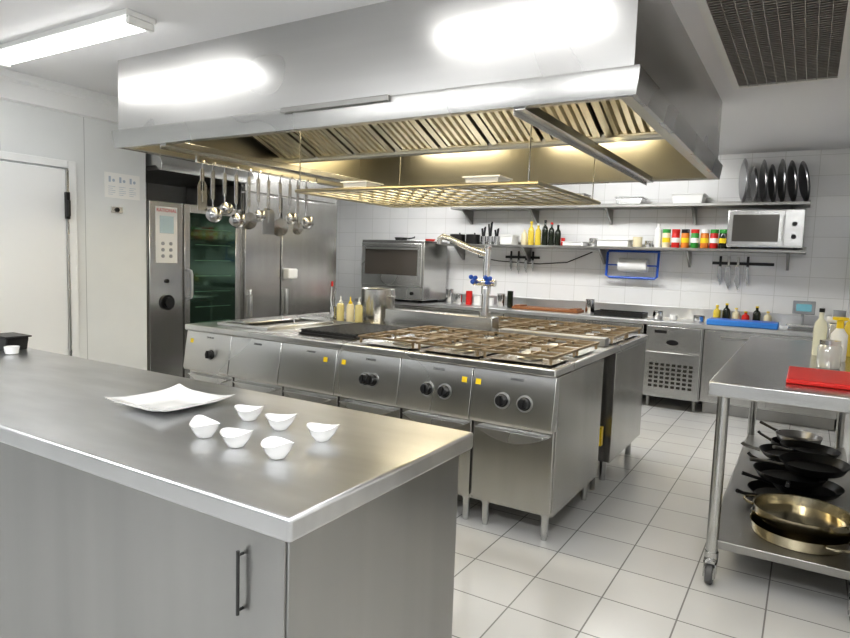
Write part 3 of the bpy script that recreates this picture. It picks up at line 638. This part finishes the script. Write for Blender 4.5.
ob("tray_rim",ring(-2.01,-1.49,6.94,7.21,zC,zC+.05,.008),BLKM,t)
for x,R_,h,mt,lab in((-3.92,.05,.18,CHR,"tall steel jug on the back counter"),(-3.78,.05,.12,CHR,"steel jug on the back counter"),(-3.64,.04,.17,RED,"red canister on the back counter"),(-3.52,.05,.13,WP,"white container on the back counter"),(-3.36,.06,.1,WP,"low white container on the back counter"),(-3.2,.05,.16,CHR,"steel canister on the back counter"),(-3.08,.035,.2,DGL,"dark canister on the back counter"),(-1.36,.05,.08,CHR,"steel bowl beside the oven tray"),(-1.2,.04,.05,WP,"small white bowl on the back counter"),(-.95,.055,.06,CHR,"small steel bowl on the back counter"),(-2.1,.05,.16,CHR,"small steel pot on the back counter"),(.155,.045,.16,WP,"white container beside the scale"),(.265,.05,.2,GREY,"grey container beside the scale")):
    canister(x,7.08,zC,R_,h,mt,lab,"containers on the back counter")
for x,s,mb,lab in((-.80,.62,OIL,"short oil bottle behind the blue tray"),(-.71,.7,DGL,"short dark bottle behind the blue tray"),(-.62,.55,CREAM,"small sauce bottle behind the blue tray"),(-.53,.45,RED,"small red bottle behind the blue tray"),(-.43,.66,DGL,"short dark bottle behind the blue tray"),(-.33,.5,CREAM,"small cream bottle behind the blue tray")):
    bottle("condiment_bottle",x,7.22,zC,[(a,b*s) for a,b in WB],[(a,b*s) for a,b in WC],mb,YEL,lab,"bottle","condiment bottles on the back counter",14)
# ---------------------------------------------------------------- work table on casters
TX0,TX1,TY0,TY1,TZ=-.35,XR-.01,3.05,5.40,.95
t=root("wheeled_work_table","stainless steel work table on casters with lower shelf","table",(0,4.2,0))
ob("table_top",M().box(TX0,TX1,TY0,TY1,TZ-.065,TZ),ST,t,bevel=.006)
ob("lower_shelf",M().box(TX0+.04,TX1-.02,TY0+.06,TY1-.06,.17,.21),STD,t,bevel=.004)
for x in(TX0+.06,TX1-.06):
    for y in(TY0+.07,TY1-.07):
        ob("leg",M().cyl((x,y,.14),(x,y,TZ-.065),.026),ST,t)
        cs=ob("caster",M().cyl((x,y,.115),(x,y,.15),.03).box(x-.027,x-.021,y-.045,y+.02,.04,.12).box(x+.021,x+.027,y-.045,y+.02,.04,.12).box(x-.027,x+.027,y-.045,y+.02,.105,.118),ST,t)
        ob("wheel",M().lathe([(.0,-.016),(.044,-.016),(.05,-.01),(.05,.01),(.044,.016),(0,.016)],(0,0,0),28).rot(math.pi/2,'Y').mv(x,y-.018,.05),RUB,cs)
        ob("wheel_hub",M().cyl((x-.018,y-.018,.05),(x+.018,y-.018,.05),.026,n=18),WP,cs)
t=root("red_chopping_board","red plastic chopping board on the work table","chopping board",(.1,3.45,TZ+.001))
ob("board_slab",M().box(-.055,.30,3.24,3.70,TZ+.001,TZ+.022),RED,t,bevel=.005)
ob("board_surface",M().box(-.045,.29,3.25,3.69,TZ+.022,TZ+.0225),RED,t)
bottle("spray_bottle",.17,4.30,TZ+.001,[(0,0),(.04,0),(.042,.01),(.042,.15),(.016,.19),(0,.19)],[(.018,.185),(.018,.23),(.04,.235),(.04,.25),(0,.25)],WP,YEL,"white spray bottle on the work table","bottle","bottles on the work table")
bottle("oil_bottle",.08,4.50,TZ+.001,WB,WC,mat("clear_bottle",(.75,.75,.62),.08),BLK,"tall pale bottle on the work table","bottle","bottles on the work table")
bottle("oil_bottle",.24,4.6,TZ+.001,WB,WC,OIL,BLK,"tall bottle of yellow oil on the work table","bottle","bottles on the work table")
t=root("glass_jar","clear glass jar with steel lid on the work table","jar",(.12,3.95,TZ+.001))
ob("jar_body",M().lathe([(0,0),(.05,0),(.055,.01),(.055,.11),(.045,.125),(0,.125)],(.12,3.95,TZ+.001)),mat("jar_glass",(.6,.62,.6),.08,.2),t)
ob("jar_lid",M().lathe([(.048,.122),(.048,.145),(0,.146)],(.12,3.95,TZ+.001)),CHR,t)
t=root("equipment_box","grey steel box on the work table","box",(.2,5.0,TZ+.001))
ob("box_body",M().box(.13,.32,4.85,5.2,TZ+.001,TZ+.18),STL,t,bevel=.01)
ob("box_lid",M().box(.12,.325,4.84,5.21,TZ+.18,TZ+.20),WP,t,bevel=.006)
zP=.2105
def brass(x,y,z,R_,lab,az=0):
    t=root("brass_pan",lab,"pan",(x,y,z),"brass pans on the lower shelf")
    ob("pan_body",M().lathe([(0,0),(R_*.93,0),(R_*.96,.006),(R_,.055),(R_*1.02,.057),(R_*.985,.053),(R_*.94,.008),(0,.006)],(x,y,z),40),GOLD,t)
    for s in(1,-1):
        pts=[]
        for k in range(7):
            a=-.35+(.7*k/6)-.7+az;rr=R_+.004+.045*math.sin(math.pi*k/6);pts.append((x+s*math.cos(a)*rr,y+s*math.sin(a)*rr,z+.045))
        ob("pan_handle",M().tube(pts,.007,8),GOLD,t)
brass(.05,3.38,zP,.205,"wide low brass pan with two handles")
brass(.055,3.44,zP+.060,.205,"wide brass pan stacked on another pan",.5)
G="black frying pans on the lower shelf"
pan(-.02,3.92,zP,.19,.04,BLKM,BLK,"black iron frying pan on the lower shelf",az=3.9,hl=.12,grp=G)
pan(.07,3.98,zP+.046,.18,.04,BLKM,BLK,"black frying pan stacked on another",az=3.4,hl=.14,grp=G)
pan(-.01,3.93,zP+.108,.18,.045,BLKM,BLK,"black frying pan near the top of stack",az=4.7,hl=.16,grp=G)
pan(.10,4.0,zP+.165,.17,.045,BLKM,STD,"black frying pan on top of stack",az=3.7,hl=.18,grp=G,tilt=(.03,-.03,0))
pan(.0,4.42,zP,.18,.04,BLKM,BLK,"black frying pan on the lower shelf",az=2.7,hl=.10,grp=G)
pan(.07,4.38,zP+.045,.17,.04,BLKM,STD,"black frying pan with steel handle",az=3.9,hl=.14,grp=G)
pan(-.02,4.44,zP+.095,.17,.04,BLKM,STD,"dark frying pan with steel handle upmost",az=3.3,hl=.10,grp=G)
pan(.08,4.40,zP+.150,.16,.04,BLKM,STD,"small black frying pan on top of stack",az=4.1,hl=.16,grp=G,tilt=(-.03,.03,0))
pan(-.0,4.90,zP,.14,.09,BLKM,BLK,"dark saucepan on the lower shelf","saucepan","saucepan",2.8,.10,G,.95)
pan(.02,4.90,zP+.095,.14,.05,DGREY,BLK,"dark grey pan stacked on the saucepan","frying_pan","frying pan",2.6,.14,G,.85)
# ---------------------------------------------------------------- lights
w=bpy.data.worlds.new("world");bpy.context.scene.world=w;w.use_nodes=True
w.node_tree.nodes["Background"].inputs[0].default_value=(.96,.98,1,1);w.node_tree.nodes["Background"].inputs[1].default_value=.42
vs=bpy.context.scene.view_settings
vs.view_transform='Standard';vs.exposure=.2
try: vs.look='Medium High Contrast'
except Exception: vs.look='None'
